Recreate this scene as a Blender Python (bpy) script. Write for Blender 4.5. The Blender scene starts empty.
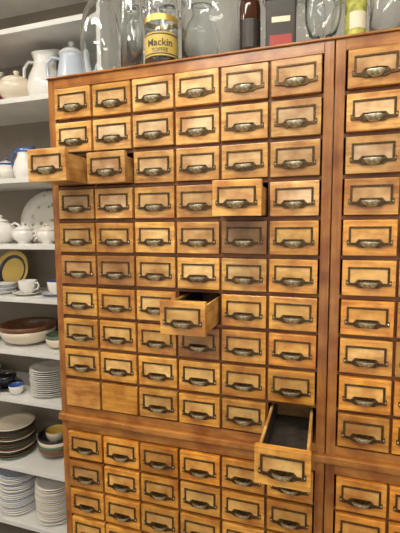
import bpy, bmesh, math, random
from mathutils import Matrix, Vector
random.seed(7)
scn=bpy.context.scene
col=scn.collection
try:
    scn.view_settings.view_transform='Standard'
    scn.view_settings.look='None'
except Exception: pass

# ------------------------------------------------------------------ materials
def new_mat(name):
    m=bpy.data.materials.new(name); m.use_nodes=True
    return m, m.node_tree.nodes, m.node_tree.links, m.node_tree.nodes['Principled BSDF']
def plain(name,c,rough=.5,metal=0,coat=0,trans=0,ior=1.45,noise=0,scale=20,emis=0):
    m,n,l,b=new_mat(name)
    b.inputs['Roughness'].default_value=rough; b.inputs['Metallic'].default_value=metal
    b.inputs['Coat Weight'].default_value=coat; b.inputs['Transmission Weight'].default_value=trans
    b.inputs['IOR'].default_value=ior
    b.inputs['Base Color'].default_value=(*c,1)
    if noise:
        tc=n.new('ShaderNodeTexCoord'); nz=n.new('ShaderNodeTexNoise'); nz.inputs['Scale'].default_value=scale; nz.inputs['Detail'].default_value=5
        cr=n.new('ShaderNodeValToRGB'); cr.color_ramp.elements[0].position=.3; cr.color_ramp.elements[1].position=.7
        cr.color_ramp.elements[0].color=(*[x*(1-noise) for x in c],1); cr.color_ramp.elements[1].color=(*[min(1,x*(1+noise*.5)) for x in c],1)
        l.new(tc.outputs['Object'],nz.inputs['Vector']); l.new(nz.outputs['Fac'],cr.inputs['Fac']); l.new(cr.outputs['Color'],b.inputs['Base Color'])
    if emis:
        b.inputs['Emission Color'].default_value=(*c,1); b.inputs['Emission Strength'].default_value=emis
    return m
def wood(name,dark,light,sc,rough=.32,coat=.35,objcol=False):
    m,n,l,b=new_mat(name)
    tc=n.new('ShaderNodeTexCoord'); oi=n.new('ShaderNodeObjectInfo')
    mul=n.new('ShaderNodeMath'); mul.operation='MULTIPLY'; mul.inputs[1].default_value=37.0
    l.new(oi.outputs['Random'],mul.inputs[0])
    add=n.new('ShaderNodeVectorMath'); add.operation='ADD'
    l.new(tc.outputs['Object'],add.inputs[0]); l.new(mul.outputs[0],add.inputs[1])
    mp=n.new('ShaderNodeMapping'); mp.inputs['Scale'].default_value=sc
    l.new(add.outputs[0],mp.inputs['Vector'])
    nz=n.new('ShaderNodeTexNoise'); nz.inputs['Scale'].default_value=1; nz.inputs['Detail'].default_value=6; nz.inputs['Roughness'].default_value=.6; nz.inputs['Distortion'].default_value=.6
    l.new(mp.outputs[0],nz.inputs['Vector'])
    cr=n.new('ShaderNodeValToRGB'); e=cr.color_ramp.elements
    e[0].position=.32; e[0].color=(*dark,1); e[1].position=.66; e[1].color=(*light,1)
    l.new(nz.outputs['Fac'],cr.inputs['Fac'])
    n2=n.new('ShaderNodeTexNoise'); n2.inputs['Scale'].default_value=13; n2.inputs['Detail'].default_value=4
    l.new(add.outputs[0],n2.inputs['Vector'])
    c2=n.new('ShaderNodeValToRGB'); c2.color_ramp.elements[0].position=.32; c2.color_ramp.elements[0].color=(.58,.42,.28,1)
    c2.color_ramp.elements[1].position=.62; c2.color_ramp.elements[1].color=(1,1,1,1)
    l.new(n2.outputs['Fac'],c2.inputs['Fac'])
    mx=n.new('ShaderNodeMix'); mx.data_type='RGBA'; mx.blend_type='MULTIPLY'; mx.inputs[0].default_value=1
    l.new(cr.outputs['Color'],mx.inputs[6]); l.new(c2.outputs['Color'],mx.inputs[7])
    out=mx.outputs[2]
    if objcol:
        m2=n.new('ShaderNodeMix'); m2.data_type='RGBA'; m2.blend_type='MULTIPLY'; m2.inputs[0].default_value=1
        l.new(out,m2.inputs[6]); l.new(oi.outputs['Color'],m2.inputs[7]); out=m2.outputs[2]
    l.new(out,b.inputs['Base Color'])
    b.inputs['Roughness'].default_value=rough; b.inputs['Coat Weight'].default_value=coat; b.inputs['Coat Roughness'].default_value=.15
    bp=n.new('ShaderNodeBump'); bp.inputs['Strength'].default_value=.15; bp.inputs['Distance'].default_value=.002
    l.new(nz.outputs['Fac'],bp.inputs['Height']); l.new(bp.outputs[0],b.inputs['Normal'])
    return m
M_front=wood('oak_drawer_front',(.60,.27,.042),(.95,.54,.115),(7,30,75),objcol=True,coat=.45,rough=.3)
M_frameV=wood('oak_frame_vertical',(.27,.10,.018),(.45,.185,.035),(60,60,3))
M_frameH=wood('oak_frame_horizontal',(.30,.115,.02),(.50,.21,.042),(3,60,70))
M_rail=wood('oak_rail_shade_between_drawers',(.13,.048,.011),(.23,.088,.02),(3,60,70),coat=.1,rough=.5)  # rail oak darkened: shadow of the recessed gaps put into the colour
M_tray=wood('drawer_tray_wood',(.52,.28,.08),(.72,.43,.14),(30,4,60),rough=.5,coat=.05)
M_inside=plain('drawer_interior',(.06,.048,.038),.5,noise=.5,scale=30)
M_cav=plain('cabinet_cavity',(.06,.03,.012),.8)
M_bronze=plain('aged_bronze',(.13,.078,.033),.33,metal=.7,noise=.65,scale=130)
M_brass=plain('worn_brass_pull',(.80,.69,.48),.28,metal=.82,noise=.65,scale=110)
M_card=wood('card_label',(.68,.41,.13),(.90,.62,.24),(10,20,40),rough=.5,coat=.15,objcol=True)

# ------------------------------------------------------------------ mesh helpers
def bbox(bm,x0,x1,y0,y1,z0,z1,mi=0,bev=0):
    vs=[bm.verts.new(v) for v in [(x0,y0,z0),(x1,y0,z0),(x1,y1,z0),(x0,y1,z0),(x0,y0,z1),(x1,y0,z1),(x1,y1,z1),(x0,y1,z1)]]
    fs=[bm.faces.new([vs[i] for i in f]) for f in [(0,3,2,1),(4,5,6,7),(0,1,5,4),(1,2,6,5),(2,3,7,6),(3,0,4,7)]]
    for f in fs: f.material_index=mi
    if bev:
        es=list({e for f in fs for e in f.edges})
        r=bmesh.ops.bevel(bm,geom=es,offset=bev,segments=2,affect='EDGES',profile=.5)
        for f in r['faces']: f.material_index=mi
def mk(name,bm,mats,parent=None,loc=(0,0,0),smooth=False):
    me=bpy.data.meshes.new(name)
    bm.to_mesh(me); bm.free()
    for m in mats: me.materials.append(m)
    if smooth:
        for p in me.polygons: p.use_smooth=True
    o=bpy.data.objects.new(name,me); col.objects.link(o); o.location=loc
    if parent: o.parent=parent
    return o
def empty(name,loc=(0,0,0)):
    o=bpy.data.objects.new(name,None); o.empty_display_size=.1; col.objects.link(o); o.location=loc; return o
def lathe(bm,prof,segs=40,cx=0,cy=0,cz=0,mi=0,wob=None):
    rings=[]
    for k,(r,z) in enumerate(prof):
        if r<1e-5: rings.append([bm.verts.new((cx,cy,cz+z))])
        else:
            rg=[]
            for i in range(segs):
                a=2*math.pi*i/segs; rr=r*(1+(wob(a,k) if wob else 0))
                rg.append(bm.verts.new((cx+rr*math.cos(a),cy+rr*math.sin(a),cz+z)))
            rings.append(rg)
    for k in range(len(rings)-1):
        A,B=rings[k],rings[k+1]; m=mi[k] if isinstance(mi,(list,tuple)) else mi
        for i in range(segs):
            j=(i+1)%segs
            if len(A)==1 and len(B)==1: continue
            if len(A)==1: f=bm.faces.new((A[0],B[j],B[i]))
            elif len(B)==1: f=bm.faces.new((A[i],A[j],B[0]))
            else: f=bm.faces.new((A[i],A[j],B[j],B[i]))
            f.material_index=m; f.smooth=True
def tube(bm,pts,rads,segs=12,mi=0,flat=1.0):
    pts=[Vector(p) for p in pts]; rings=[]
    if not isinstance(rads,(list,tuple)): rads=[rads]*len(pts)
    for k,p in enumerate(pts):
        t=(pts[min(k+1,len(pts)-1)]-pts[max(k-1,0)]).normalized()
        ref=Vector((0,1,0)) if abs(t.y)<.9 else Vector((1,0,0))
        u=t.cross(ref).normalized(); v=t.cross(u).normalized()
        rings.append([bm.verts.new(p+u*math.cos(2*math.pi*i/segs)*rads[k]+v*math.sin(2*math.pi*i/segs)*rads[k]*flat) for i in range(segs)])
    for k in range(len(rings)-1):
        for i in range(segs):
            j=(i+1)%segs
            f=bm.faces.new((rings[k][i],rings[k][j],rings[k+1][j],rings[k+1][i])); f.material_index=mi; f.smooth=True
    for rg,rev in ((rings[0],True),(rings[-1],False)):
        f=bm.faces.new(rg[::-1] if rev else rg); f.material_index=mi

# ------------------------------------------------------------------ card catalogue
P=.16; RH=.123; Z0=2.10; TOP=2.132; FLOOR=-.42; DEP=.45
FW=.151; FH=.1085
def drawer_mesh(hardware):
    bm=bmesh.new(); w=FW/2; h=FH/2
    bbox(bm,-w,w,-.008,.012,-h,h,0,.0022)
    tw=w-.006; zb=-h+.004; zt=h-.016
    bbox(bm,-tw,-tw+.008,.012,.41,zb,zt,1); bbox(bm,tw-.008,tw,.012,.41,zb,zt,1)
    bbox(bm,-tw,tw,.40,.41,zb,zt,1); bbox(bm,-tw+.008,tw-.008,.012,.40,zb,zb+.005,1)
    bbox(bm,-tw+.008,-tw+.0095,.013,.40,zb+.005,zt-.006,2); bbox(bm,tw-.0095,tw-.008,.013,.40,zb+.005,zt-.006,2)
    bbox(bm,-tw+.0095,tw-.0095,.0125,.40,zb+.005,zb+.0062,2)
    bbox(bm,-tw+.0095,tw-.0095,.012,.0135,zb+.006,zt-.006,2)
    if hardware:
        y=-.008
        bbox(bm,-.052,.052,y-.0012,y,-.016,.029,4)
        bbox(bm,-.059,.059,y-.0042,y,.0285,.0345,3,.001)
        bbox(bm,-.059,-.0525,y-.004,y,-.018,.030,3,.001); bbox(bm,.0525,.059,y-.004,y,-.018,.030,3,.001)
        bbox(bm,-.064,-.056,y-.0035,y,-.022,-.006,3,.001); bbox(bm,.056,.064,y-.0035,y,-.022,-.006,3,.001)
        pl=[(-.061,-.0145),(-.040,-.0145),(-.031,-.004),(.031,-.004),(.040,-.0145),(.061,-.0145),(.061,-.022),(.040,-.0235),(.028,-.030),(-.028,-.030),(-.040,-.0235),(-.061,-.022)]
        F=[bm.verts.new((a,y-.0045,b)) for a,b in pl]; B=[bm.verts.new((a,y,b)) for a,b in pl]
        f=bm.faces.new(F[::-1]); f.material_index=3
        for i in range(len(pl)):
            j=(i+1)%len(pl); g=bm.faces.new((F[i],F[j],B[j],B[i])); g.material_index=3
        for sx in (-.060,.060):
            bmesh.ops.create_uvsphere(bm,u_segments=8,v_segments=5,radius=.0026,matrix=Matrix.Translation((sx,y-.0035,-.014)))
        for f in bm.faces:
            if f.material_index==0 and f.calc_center_median().y<y-.003: f.material_index=5
        N=16;K=6; a_,b_,c_=.029,.016,.022; zc=-.009
        def shell(off):
            g=[]
            for k in range(K+1):
                th=math.pi/2*k/K
                g.append([bm.verts.new(((a_-off)*math.cos(math.pi*i/N)*math.cos(th), y-.004-(b_-off)*math.sin(math.pi*i/N)*math.cos(th), zc-(c_-off)*math.sin(th))) for i in range(N+1)])
            return g
        S=shell(0); T=shell(.0015)
        for g,fl in ((S,0),(T,1)):
            for k in range(K):
                for i in range(N):
                    q=(g[k][i],g[k+1][i],g[k+1][i+1],g[k][i+1])
                    f=bm.faces.new(q if not fl else q[::-1]); f.material_index=5; f.smooth=True
        for i in range(N):
            f=bm.faces.new((S[0][i],S[0][i+1],T[0][i+1],T[0][i])); f.material_index=3
        rim=[(a_*math.cos(math.pi*i/12),y-.004-b_*math.sin(math.pi*i/12),zc) for i in range(13)]
        tube(bm,rim,.0019,6,3)
    bmesh.ops.recalc_face_normals(bm,faces=bm.faces)
    me=bpy.data.meshes.new('catalog_drawer' if hardware else 'catalog_drawer_plain'); bm.to_mesh(me); bm.free()
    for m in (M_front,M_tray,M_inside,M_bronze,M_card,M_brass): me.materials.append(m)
    return me
ME_D=drawer_mesh(True); ME_P=drawer_mesh(False)

def unit(bmV,x0,ncol,zt,zb,ztop,zbot,rows,off=0.0):
    xl=x0-.030; xr=x0+ncol*P+.030; y0=-off
    bbox(bmV,xl,x0-.001,y0,DEP,zbot,ztop,0,.0015); bbox(bmV,x0+ncol*P+.001,xr,y0,DEP,zbot,ztop,0,.0015)
    bbox(bmV,x0-.001,x0+ncol*P+.001,y0,DEP,zt-.002,ztop,1,.001)
    bbox(bmV,x0-.001,x0+ncol*P+.001,y0,DEP,zbot,zb-.001,1,.001)
    bbox(bmV,x0,x0+ncol*P,DEP-.01,DEP,zb,zt,2)
    for r in range(1,rows):
        z=zt-r*RH; bbox(bmV,x0-.001,x0+ncol*P+.001,y0+.005,.43,z-.006,z+.006,3)
    for c in range(1,ncol):
        x=x0+c*P; bbox(bmV,x-.0035,x+.0035,y0+.006,.43,zb,zt,3)
def cabinet(name,x0,ncol,pulls,plainset,tint):
    root=empty(name,(x0+ncol*P/2,DEP/2,FLOOR))
    inv=Matrix.Translation(-root.location)
    bm=bmesh.new()
    unit(bm,x0,ncol,Z0,Z0-10*RH,TOP,.838,10)
    zl=Z0-1.3255
    unit(bm,x0,ncol,zl,zl-8*RH,.812,FLOOR+.0,8)
    bbox(bm,x0-.036,x0+ncol*P+.036,-.016,DEP,.812,.838,1,.004)
    bbox(bm,x0-.033,x0+ncol*P+.033,-.007,DEP,TOP,TOP+.008,1,.003)
    bm.transform(inv)
    mk(name+'_carcass',bm,[M_frameV,M_frameH,M_cav,M_rail],root)
    n=0
    for r in range(18):
        for c in range(ncol):
            zc=(Z0-(r+.5)*RH) if r<10 else (zl-(r-10+.5)*RH)
            me=ME_P if (r,c) in plainset else ME_D
            d=bpy.data.objects.new('drawer_%d'%n,me); n+=1
            col.objects.link(d); d.parent=root
            pull=pulls.get((r,c),random.uniform(0,.004))
            d.location=Vector((x0+(c+.5)*P+random.uniform(-.0008,.0008),-pull,zc+random.uniform(-.001,.001)))-root.location
            d.rotation_euler=(0,random.uniform(-.006,.006),0)
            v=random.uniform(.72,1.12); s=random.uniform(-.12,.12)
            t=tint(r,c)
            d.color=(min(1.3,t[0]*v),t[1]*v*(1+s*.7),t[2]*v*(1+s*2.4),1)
    return root
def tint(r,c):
    if r<=3: t=(.98,1.01,1.40)  # upper rows paler: sheen from the ceiling lights put into the tint
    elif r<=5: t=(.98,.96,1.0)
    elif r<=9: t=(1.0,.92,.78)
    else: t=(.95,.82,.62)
    d={(5,0):.55,(5,1):.62,(4,4):.48,(7,3):.52,(9,0):.66,(9,1):.85,(4,0):.85,(5,2):.8,(3,0):.8,(0,0):.92,(4,1):.85,(11,0):.75,(10,2):.85}  # darker individual fronts; fourth-column one includes painted shadow of the drawer above
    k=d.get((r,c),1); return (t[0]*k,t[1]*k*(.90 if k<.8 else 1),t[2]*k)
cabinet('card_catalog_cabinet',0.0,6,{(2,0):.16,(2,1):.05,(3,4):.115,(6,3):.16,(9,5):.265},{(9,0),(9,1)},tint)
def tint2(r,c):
    t=tint(r,3 if r not in(7,) else 2); return (t[0]*.96,t[1]*.91,t[2]*.86)  # right cabinet's shade put in as a slightly darker tint
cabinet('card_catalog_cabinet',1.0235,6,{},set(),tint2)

# ------------------------------------------------------------------ room
M_wall=plain('painted_wall',(.60,.58,.54),.8,noise=.1,scale=3)
M_ceil=plain('ceiling_paint',(.75,.74,.71),.85,noise=.05,scale=3)
M_floor=plain('concrete_floor',(.26,.22,.18),.6,noise=.25,scale=4)
def wallbox(name,x0,x1,y0,y1,z0,z1,m):
    bm=bmesh.new(); bbox(bm,x0,x1,y0,y1,z0,z1); return mk(name,bm,[m])
XL,XR_,YB,YF,ZC=-2.3,3.2,1.0,-4.5,3.35
wallbox('floor',XL,XR_,YF,YB,FLOOR-.1,FLOOR,M_floor)
wallbox('ceiling',XL,XR_,YF,YB,ZC,ZC+.1,M_ceil)
wallbox('wall_back',XL-.1,XR_+.1,YB,YB+.1,FLOOR-.1,ZC+.1,M_wall)
wallbox('wall_left',XL-.1,XL,YF,YB,FLOOR-.1,ZC+.1,M_wall)
wallbox('wall_right',XR_,XR_+.1,YF,YB,FLOOR-.1,ZC+.1,M_wall)
wallbox('baseboard_back',XL,XR_,YB-.015,YB,FLOOR,FLOOR+.1,M_ceil)

# ------------------------------------------------------------------ shelving unit
M_shelf=plain('white_shelf_paint',(.74,.73,.69),.45,noise=.1,scale=6)
M_shelfback=plain('shelf_back_panel',(.26,.22,.17),.7,noise=.15,scale=4)
SH=[2.665,2.30,1.865,1.49,1.18,.86,.56,.12,-.25]
SX0,SX1,SY0,SY1=-1.75,-.16,.55,.93
bm=bmesh.new()
for z in SH: bbox(bm,SX0,SX1,SY0,SY1,z-.028,z,0,.002)
bbox(bm,SX0-.03,SX0,SY0,SY1,FLOOR,2.95,0,.002); bbox(bm,SX1,SX1+.03,SY0,SY1,FLOOR,2.95,0,.002)
bbox(bm,SX0,SX1,SY1,SY1+.012,FLOOR,2.95,1)
bbox(bm,SX0-.03,SX1+.03,SY0,SY1,2.95,2.975,0,.002)
c0=Vector(((SX0+SX1)/2,.74,FLOOR)); bm.transform(Matrix.Translation(-c0))
mk('shelving_unit',bm,[M_shelf,M_shelfback],loc=c0)

# ------------------------------------------------------------------ crockery
C_white=plain('white_glaze',(.80,.78,.73),.18,coat=.5)
C_cream=plain('cream_glaze',(.74,.65,.50),.2,coat=.5)
C_grey=plain('enamel_pale_blue',(.56,.63,.72),.2,coat=.5)
C_blue=plain('blue_glaze',(.06,.12,.35),.2,coat=.5)
C_bluepat=plain('blue_pattern_glaze',(.50,.56,.66),.2,coat=.5,noise=.5,scale=90)
C_black=plain('black_glaze',(.02,.02,.022),.15,coat=.6)
C_brown=plain('brown_stoneware',(.17,.075,.035),.3,coat=.4,noise=.3,scale=30)
C_yellow=plain('yellow_glaze',(.75,.52,.12),.25,coat=.4)
C_maroon=plain('maroon_glaze',(.30,.03,.07),.25,coat=.4)
C_green=plain('green_glaze',(.10,.15,.09),.3,coat=.4)
def flower_mat():
    m,n,l,b=new_mat('floral_transfer'); tc=n.new('ShaderNodeTexCoord'); vo=n.new('ShaderNodeTexVoronoi'); vo.inputs['Scale'].default_value=22
    cr=n.new('ShaderNodeValToRGB'); e=cr.color_ramp.elements
    e[0].position=.0; e[0].color=(.40,.10,.10,1); e[1].position=.36; e[1].color=(.76,.72,.64,1)
    x=e.new(.22); x.color=(.25,.32,.16,1)
    l.new(tc.outputs['Object'],vo.inputs['Vector']); l.new(vo.outputs['Distance'],cr.inputs['Fac']); l.new(cr.outputs['Color'],b.inputs['Base Color'])
    b.inputs['Roughness'].default_value=.2; return m
C_floral=flower_mat()

def plate_prof(r,h=.022):
    return [(0,.003),(r*.55,.003),(r*.57,0),(r*.60,0),(r*.62,.004),(r*.8,h*.55),(r,h),(r,h+.003),(r*.80,h*.55+.004),(r*.64,.008),(0,.007)]
def bowl_prof(r,h,foot=.45,t=.004):
    o=[(0,.002),(r*foot*.9,.002),(r*foot*.92,0),(r*foot,0),(r*foot,.006)]
    for i in range(1,8):
        a=math.pi/2*i/7; o.append((r*foot+(r-r*foot)*math.sin(a),.006+(h-.006)*(1-math.cos(a))))
    inn=[(max(p[0]-t,0),p[1]+t*.6) for p in o[5:]][::-1]
    return o+[(r-t*.5,h+.002)]+inn+[(0,.008)]
def obj(name,fn,mats,x,y,z,rot=0):
    bm=bmesh.new(); fn(bm); 
    bmesh.ops.recalc_face_normals(bm,faces=bm.faces)
    o=mk(name,bm,mats,loc=(x,y,z)); o.rotation_euler=(0,0,rot); return o
def plate_stack(name,x,z,n,r,mats,y=.70,pitch=.011,jit=.004,h=.020):
    def fn(bm):
        for i in range(n):
            lathe(bm,plate_prof(r,h),36,random.uniform(-jit,jit),random.uniform(-jit,jit),i*pitch,mi=[i%len(mats)]*10)
    return obj(name,fn,mats,x,y,z)
def bowl_stack(name,x,z,n,r,h,mats,y=.70,pitch=.022,foot=.45):
    def fn(bm):
        for i in range(n): lathe(bm,bowl_prof(r,h,foot),36,random.uniform(-.003,.003),0,i*pitch,mi=i%len(mats))
    return obj(name,fn,mats,x,y,z)
def standing_plate(name,x,z,r,mats,rimmi,y=.80,tilt=72):
    bm=bmesh.new()
    mi=[rimmi]*7+[rimmi,2 if len(mats)>2 else 0,0]
    lathe(bm,plate_prof(r,.025),48,mi=mi)
    bmesh.ops.recalc_face_normals(bm,faces=bm.faces)
    bm.transform(Matrix.Rotation(math.radians(tilt),4,'X'))
    zm=min(v.co.z for v in bm.verts); bm.transform(Matrix.Translation((0,0,-zm)))
    return mk(name,bm,mats,loc=(x,y,z))
def teapot(name,x,z,s,mats,rot=0,y=.70):
    def fn(bm):
        pr=[(0,.004),(.35,.004),(.36,0),(.42,0),(.42,.03),(.62,.12),(.80,.34),(.86,.58),(.80,.82),(.60,1.02),(.40,1.12),(.38,1.16),(.44,1.17),(.36,1.24),(.2,1.31),(.07,1.34),(.05,1.38),(.10,1.42),(.11,1.47),(.06,1.52),(0,1.53)]
        lathe(bm,[(a*s,b*s) for a,b in pr],36,mi=[0]*9+[1]*3+[0]*4+[1]*4)
        tube(bm,[Vector(p)*s for p in [(.70,0,.35),(.95,0,.45),(1.12,0,.72),(1.22,0,1.0),(1.40,0,1.12)]],[.2*s,.15*s,.11*s,.085*s,.07*s],12,0)
        tube(bm,[Vector(p)*s for p in [(-.68,0,.95),(-.95,0,1.08),(-1.2,0,.98),(-1.28,0,.7),(-1.12,0,.42),(-.78,0,.32)]],.065*s,10,1)
    return obj(name,fn,mats,x,y,z,rot)
def sugar_bowl(name,x,z,s,mats,y=.70,rot=0):
    def fn(bm):
        pr=[(0,.004),(.38,.004),(.4,0),(.5,0),(.46,.08),(.42,.14),(.7,.34),(.86,.62),(.82,.92),(.70,1.06),(.74,1.09),(.62,1.2),(.36,1.34),(.1,1.4),(.07,1.46),(.14,1.54),(.12,1.62),(0,1.66)]
        lathe(bm,[(a*s,b*s) for a,b in pr],36,mi=[0]*9+[1]*2+[0]*3+[1]*3)
        for sg in (-1,1):
            tube(bm,[Vector((sg*a,0,b))*s for a,b in [(.78,.9),(1.02,1.0),(1.14,.85),(1.05,.62),(.82,.55)]],.06*s,10,1)
    return obj(name,fn,mats,x,y,z,rot)
def pitcher(name,x,z,s,mats,y=.70,rot=0,handle=-1):
    def fn(bm):
        pr=[(0,.004),(.5,.004),(.52,0),(.6,0),(.6,.05),(.74,.3),(.80,.7),(.70,1.15),(.50,1.6),(.46,1.85),(.56,2.1),(.54,2.1),(.44,1.85),(.46,1.6),(.6,1.1),(0,1.0)]
        lathe(bm,[(a*s,b*s) for a,b in pr],36,mi=[0]*9+[1]+[0]*5)
        for v in bm.verts:
            if v.co.z>1.7*s and v.co.x*-handle>0:
                k=(v.co.z/s-1.7)/.4; c=max(0,v.co.x*-handle/(.56*s)); v.co.x+= -handle*.28*s*k*c**3; v.co.z+=.12*s*k*c**3
        h=handle
        tube(bm,[Vector((h*a,0,b))*s for a,b in [(.48,1.85),(.85,1.95),(1.12,1.7),(1.15,1.25),(1.0,.8),(.76,.6)]],.075*s,10,1)
    return obj(name,fn,mats,x,y,z,rot)
def coffee_pot(name,x,z,s,mats,y=.70,rot=0):
    def fn(bm):
        pr=[(0,.004),(.74,.004),(.78,0),(.8,.03),(.78,.1),(.66,.9),(.52,1.7),(.50,1.9),(.55,1.93),(.5,1.98),(.36,2.12),(.12,2.2),(.08,2.26),(.14,2.34),(.11,2.44),(0,2.47)]
        lathe(bm,[(a*s,b*s) for a,b in pr],36,mi=[0]*2+[1]*2+[0]*3+[1]*2+[0]*3+[1]*3)
        tube(bm,[Vector(p)*s for p in [(.62,0,.7),(.9,0,1.0),(1.08,0,1.45),(1.3,0,1.75)]],[.2*s,.14*s,.09*s,.07*s],12,0)
        tube(bm,[Vector(p)*s for p in [(-.52,0,1.75),(-.9,0,1.85),(-1.15,0,1.55),(-1.1,0,1.0),(-.72,0,.6)]],.07*s,10,0)
    return obj(name,fn,mats,x,y,z,rot)
def teacup(name,x,z,r,h,mats,y=.68,rot=0,saucer=True):
    def fn(bm):
        b=0
        if saucer: lathe(bm,plate_prof(r*1.6,.016),36,mi=[0]*5+[1]*2+[0]*3); b=.006
        pr=bowl_prof(r,h,.5,.003); lathe(bm,pr,36,0,0,b,mi=[0]*11+[1]*1+[1]*(len(pr)-13))
        tube(bm,[Vector((r*a,0,b+h*c)) for a,c in [(.96,.82),(1.3,.9),(1.48,.65),(1.3,.38),(.84,.34)]],r*.09,8,0)
    return obj(name,fn,mats,x,y,z,rot)

# shelf 1 (z 2.30)
coffee_pot('enamel_coffee_pot',-.405,2.30,.128,[C_grey,C_white],rot=.25)
pitcher('ceramic_pitcher',-.615,2.30,.135,[C_white,C_white],y=.74)
sugar_bowl('ginger_jar',-.775,2.30,.120,[C_cream,C_cream],y=.68)
pitcher('maroon_jug',-.945,2.30,.09,[C_maroon,C_white],y=.68)
teapot('teapot',-1.20,2.30,.12,[C_white,C_blue])
# shelf 2 (z 1.865)
teapot('teapot',-.90,1.865,.095,[C_floral,C_blue],rot=math.pi)
pitcher('cream_jug',-.725,1.865,.085,[C_white,C_blue],y=.66)
sugar_bowl('sugar_bowl',-.56,1.865,.085,[C_white,C_white],y=.70)
sugar_bowl('sugar_bowl',-1.13,1.865,.08,[C_white,C_blue])
teapot('teapot',-.36,1.865,.08,[C_cream,C_white])
# shelf 3 (z 1.49)
standing_plate('display_plate',-.73,1.49,.172,[C_floral,C_white,C_white],0,y=.83)
teapot('teapot',-.95,1.49,.115,[C_white,C_white],y=.68,rot=math.pi)
sugar_bowl('sugar_bowl',-.76,1.49,.078,[C_white,C_white],y=.66)
sugar_bowl('sugar_bowl',-.59,1.49,.072,[C_white,C_cream],y=.66)
plate_stack('plate_stack',-.38,1.49,8,.12,[C_white])
# shelf 4 (z 1.18)
standing_plate('dinner_plate',-.98,1.18,.135,[C_yellow,C_black,C_black],0,y=.80)
teacup('teacup',-.75,1.18,.055,.08,[C_white,C_white],y=.66)
teacup('teacup',-.555,1.18,.055,.08,[C_white,C_blue],y=.68,rot=.5)
plate_stack('saucer_stack',-.93,1.18,5,.085,[C_white,C_bluepat],y=.65)
bowl_stack('bowl_stack',-.37,1.18,3,.08,.06,[C_white])
# shelf 5 (z .86)
bowl_stack('bowl_stack',-.82,.86,2,.17,.09,[C_cream,C_brown],pitch=.03,y=.73)
plate_stack('plate_stack',-1.16,.86,4,.14,[C_cream,C_brown],y=.73)
bowl_stack('bowl_stack',-.56,.86,2,.075,.06,[C_cream,C_green],y=.68)
# shelf 6 (z .56)
plate_stack('plate_stack',-.64,.56,13,.125,[C_white],pitch=.0125,y=.70)
teacup('teacup',-.97,.56,.06,.075,[C_black,C_black],y=.68)
teacup('teacup',-.83,.56,.045,.06,[C_white,C_blue],y=.61,rot=2.6,saucer=False)
plate_stack('plate_stack',-1.24,.56,6,.13,[C_black,C_white],y=.72)
plate_stack('plate_stack',-.33,.56,7,.12,[C_white],y=.72)
# shelf 7 (z .12)
plate_stack('plate_stack',-.95,.12,14,.13,[C_green,C_brown,C_black,C_cream,C_brown],pitch=.014,y=.70)
bowl_stack('bowl_stack',-.67,.12,4,.115,.07,[C_brown,C_green,C_cream,C_black],pitch=.022,y=.76)
teacup('teacup',-.67,.2035,.065,.075,[C_cream,C_yellow],y=.76,saucer=False)
# shelf 8 (z -.25)
plate_stack('plate_stack',-.92,-.25,20,.125,[C_white,C_white,C_white,C_bluepat],pitch=.013,y=.69)
plate_stack('plate_stack',-.635,-.25,18,.125,[C_white,C_cream,C_white],pitch=.013,y=.69)
plate_stack('plate_stack',-1.21,-.25,12,.13,[C_white],pitch=.013,y=.72)

# ------------------------------------------------------------------ jars on the cabinets
G=plain('clear_glass',(.97,.99,.985),.02,trans=1,ior=1.5)
G_brown=plain('amber_glass',(.10,.035,.015),.05,trans=.6,ior=1.45)
L_yellow=plain('yellow_label',(.60,.44,.10),.5)
L_red=plain('red_tin_paint',(.36,.04,.03),.35)
L_black=plain('black_tin_paint',(.03,.025,.02),.35)
L_cream=plain('cream_label_paper',(.75,.68,.5),.5)
L_gold=plain('gold_band',(.75,.5,.12),.3,metal=.7)
L_ygreen=plain('yellow_green_tin',(.55,.55,.12),.4,noise=.6,scale=40)
TZ=TOP+.0085
def glass_prof(outer,t=.005):
    inn=[(max(r-t,.001),max(z,t*1.8)) for r,z in outer if r>0][::-1]
    return [(0,.0)]+outer+inn+[(0,t*1.8)]
def glass_jar(name,x,y,r,h,style='straight',lid=None,extra=None):
    if style=='straight': o=[(r*.94,0),(r,.008),(r,h*.80),(r*.93,h*.86),(r*.78,h*.90),(r*.78,h*.97),(r*.84,h*.98),(r*.84,h)]
    elif style=='round': o=[(r*.6,0),(r*.66,.006),(r*.86,h*.10),(r*.98,h*.26),(r,h*.40),(r*.95,h*.55),(r*.8,h*.68),(r*.6,h*.77),(r*.52,h*.83),(r*.52,h*.93),(r*.62,h*.96),(r*.62,h)]
    elif style=='footed': o=[(r*.7,0),(r*.72,.01),(r*.3,.025),(r*.2,.045),(r*.28,.06),(r*.75,h*.3),(r*.98,h*.5),(r,h*.75),(r*.9,h*.95),(r*.95,h)]
    def fn(bm):
        lathe(bm,glass_prof(o),40)
        if lid:
            lr=o[-1][0]*1.12
            lathe(bm,[(0,h+.001),(lr,h+.001),(lr,h+.018),(lr*.9,h+.025),(lr*.4,h+.035),(lr*.15,h+.04),(lr*.25,h+.055),(lr*.2,h+.07),(0,h+.075)],36,mi=1)
        if extra: extra(bm)
    return obj(name,fn,[G,lid or G,L_yellow,L_gold,L_black,L_cream],x,y,TZ)
def band(bm,r,z0,z1,a0,a1,mi,n=24):
    for i in range(n):
        A=a0+(a1-a0)*i/n; B=a0+(a1-a0)*(i+1)/n
        vs=[bm.verts.new((r*math.cos(t),r*math.sin(t),z)) for t,z in ((A,z0),(B,z0),(B,z1),(A,z1))]
        f=bm.faces.new(vs); f.material_index=mi; f.smooth=True
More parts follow.
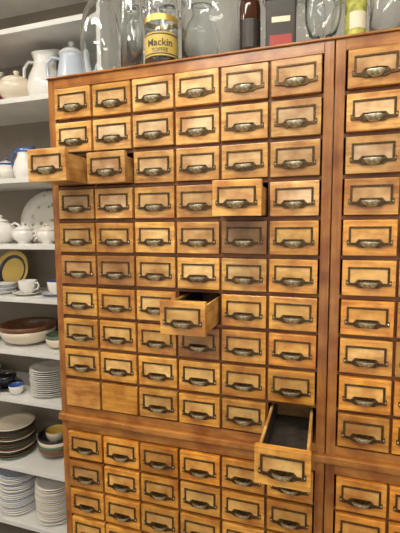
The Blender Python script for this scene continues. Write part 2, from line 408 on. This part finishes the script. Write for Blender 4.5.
def wrap_text(txt,size,r,z,ang,mat,parent,bold=0):
    cu=bpy.data.curves.new('t','FONT'); cu.body=txt; cu.size=size; cu.align_x='CENTER'; cu.extrude=.0; cu.offset=bold
    to=bpy.data.objects.new('t',cu); col.objects.link(to); bpy.context.view_layer.update()
    me=bpy.data.meshes.new_from_object(to.evaluated_get(bpy.context.evaluated_depsgraph_get()))
    bpy.data.objects.remove(to)
    for v in me.vertices:
        a=ang+v.co.x/r; v.co=Vector((r*math.cos(a),r*math.sin(a),z+v.co.y))
    me.materials.clear(); me.materials.append(mat)
    o=bpy.data.objects.new('label_text',me); col.objects.link(o); o.parent=parent; return o
FA=-math.pi/2+.28
glass_jar('glass_carboy',.118,.14,.078,.40,'round',L_gold)
glass_jar('glass_jar',.262,.12,.042,.33,'straight',G)
def ex(bm):
    band(bm,.0625,.045,.125,FA-1.25,FA+1.25,2); band(bm,.0625,.165,.185,0,2*math.pi,3,40)
    band(bm,.0632,.05,.054,FA-1.2,FA+1.2,4); band(bm,.0632,.116,.120,FA-1.2,FA+1.2,4)
j=glass_jar('labelled_candy_jar',.388,.11,.061,.33,'straight',L_gold,ex)
wrap_text('Mackin',.034,.0635,.078,FA,L_black,j,.0006)
wrap_text('TOFFEE',.018,.0635,.058,FA,L_black,j,.0003)
glass_jar('glass_jar',.562,.15,.104,.38,'straight',G)
glass_jar('glass_jar',.47,.34,.07,.30,'round')
glass_jar('glass_jar',.20,.34,.07,.33,'straight',G)
glass_jar('glass_jar',.68,.34,.06,.34,'straight',G)
glass_jar('glass_jar',.34,.33,.055,.30,'straight',G)
def bottle(name,x,y,r,h,mats):
    def fn(bm):
        pr=[(0,0),(r*.95,0),(r,.006),(r,h*.6),(r*.9,h*.68),(r*.42,h*.78),(r*.38,h*.95),(r*.46,h*.955),(r*.46,h),(0,h)]
        lathe(bm,pr,32,mi=[0]*7+[1]*2); band(bm,r+.0008,h*.15,h*.45,FA-1.3,FA+1.3,2)
    return obj(name,fn,mats,x,y,TZ)
bottle('brown_bottle',.712,.12,.036,.30,[G_brown,L_black,L_black])
def tin(name,x,y,w,d,h,mats,rot=0):
    def fn(bm):
        bbox(bm,-w/2,w/2,-d/2,d/2,0,h,0,.006); bbox(bm,-w/2-.002,w/2+.002,-d/2-.002,d/2+.002,h*.84,h+.004,1,.004)
        bbox(bm,-w*.36,w*.36,-d/2-.0012,-d/2+.001,h*.18,h*.34,2,.0); bbox(bm,-w*.30,w*.30,-d/2-.0012,-d/2+.001,h*.52,h*.60,3,.0)
    o=obj(name,fn,mats,x,y,TZ,rot); return o
tin('advertising_tin',.815,.14,.10,.08,.22,[L_black,L_black,L_red,L_cream],.1)
glass_jar('glass_jar',.90,.28,.06,.27,'straight',G)
glass_jar('glass_vase',.952,.12,.058,.22,'footed')
def cyl_tin(name,x,y,r,h,mats):
    def fn(bm):
        lathe(bm,[(0,0),(r*.97,0),(r,.004),(r,h*.85),(r*1.03,h*.86),(r*1.03,h*.98),(r,h),(0,h)],32,mi=[0]*3+[1]*4)
        band(bm,r+.0008,h*.3,h*.55,FA-.9,FA+.9,2)
    return obj(name,fn,mats,x,y,TZ)
cyl_tin('round_tin',1.052,.13,.033,.20,[L_ygreen,L_gold,L_cream])
glass_jar('glass_jar',1.145,.13,.052,.26,'straight',G)
glass_jar('glass_jar',1.27,.14,.06,.26,'round')
glass_jar('glass_jar',1.05,.35,.06,.28,'straight',G)

# ------------------------------------------------------------------ lights
M_em=plain('fluorescent_diffuser',(1,.93,.82),.5,emis=35)
M_fix=plain('fixture_enamel',(.8,.8,.78),.4)
def fixture(x,y,L=1.5,W=.30):
    bm=bmesh.new(); bbox(bm,-L/2,L/2,-W/2,W/2,-.06,0,0,.004); bbox(bm,-L/2+.02,L/2-.02,-W/2+.02,W/2-.02,-.066,-.0605,1)
    o=mk('ceiling_light_fixture',bm,[M_fix,M_em],loc=(x,y,ZC)); return o
fixture(.3,-1.1); fixture(.3,-2.8); fixture(2.1,-1.9,1.2); fixture(-1.2,-.6,.7)
w=bpy.data.worlds.new('world'); scn.world=w; w.use_nodes=True
w.node_tree.nodes['Background'].inputs[0].default_value=(1,.97,.92,1); w.node_tree.nodes['Background'].inputs[1].default_value=.9

# ------------------------------------------------------------------ camera
cam=bpy.data.cameras.new('camera'); co=bpy.data.objects.new('camera',cam); col.objects.link(co); scn.camera=co
cam.sensor_fit='VERTICAL'; cam.sensor_height=36; cam.lens=397.8/533*36; cam.clip_start=.02
co.matrix_world=Matrix.Translation((.9836,-1.3044,1.5826))@(Matrix.Rotation(.3107,4,'Z')@Matrix.Rotation(math.pi/2-.0991,4,'X')@Matrix.Rotation(-.007,4,'Z'))
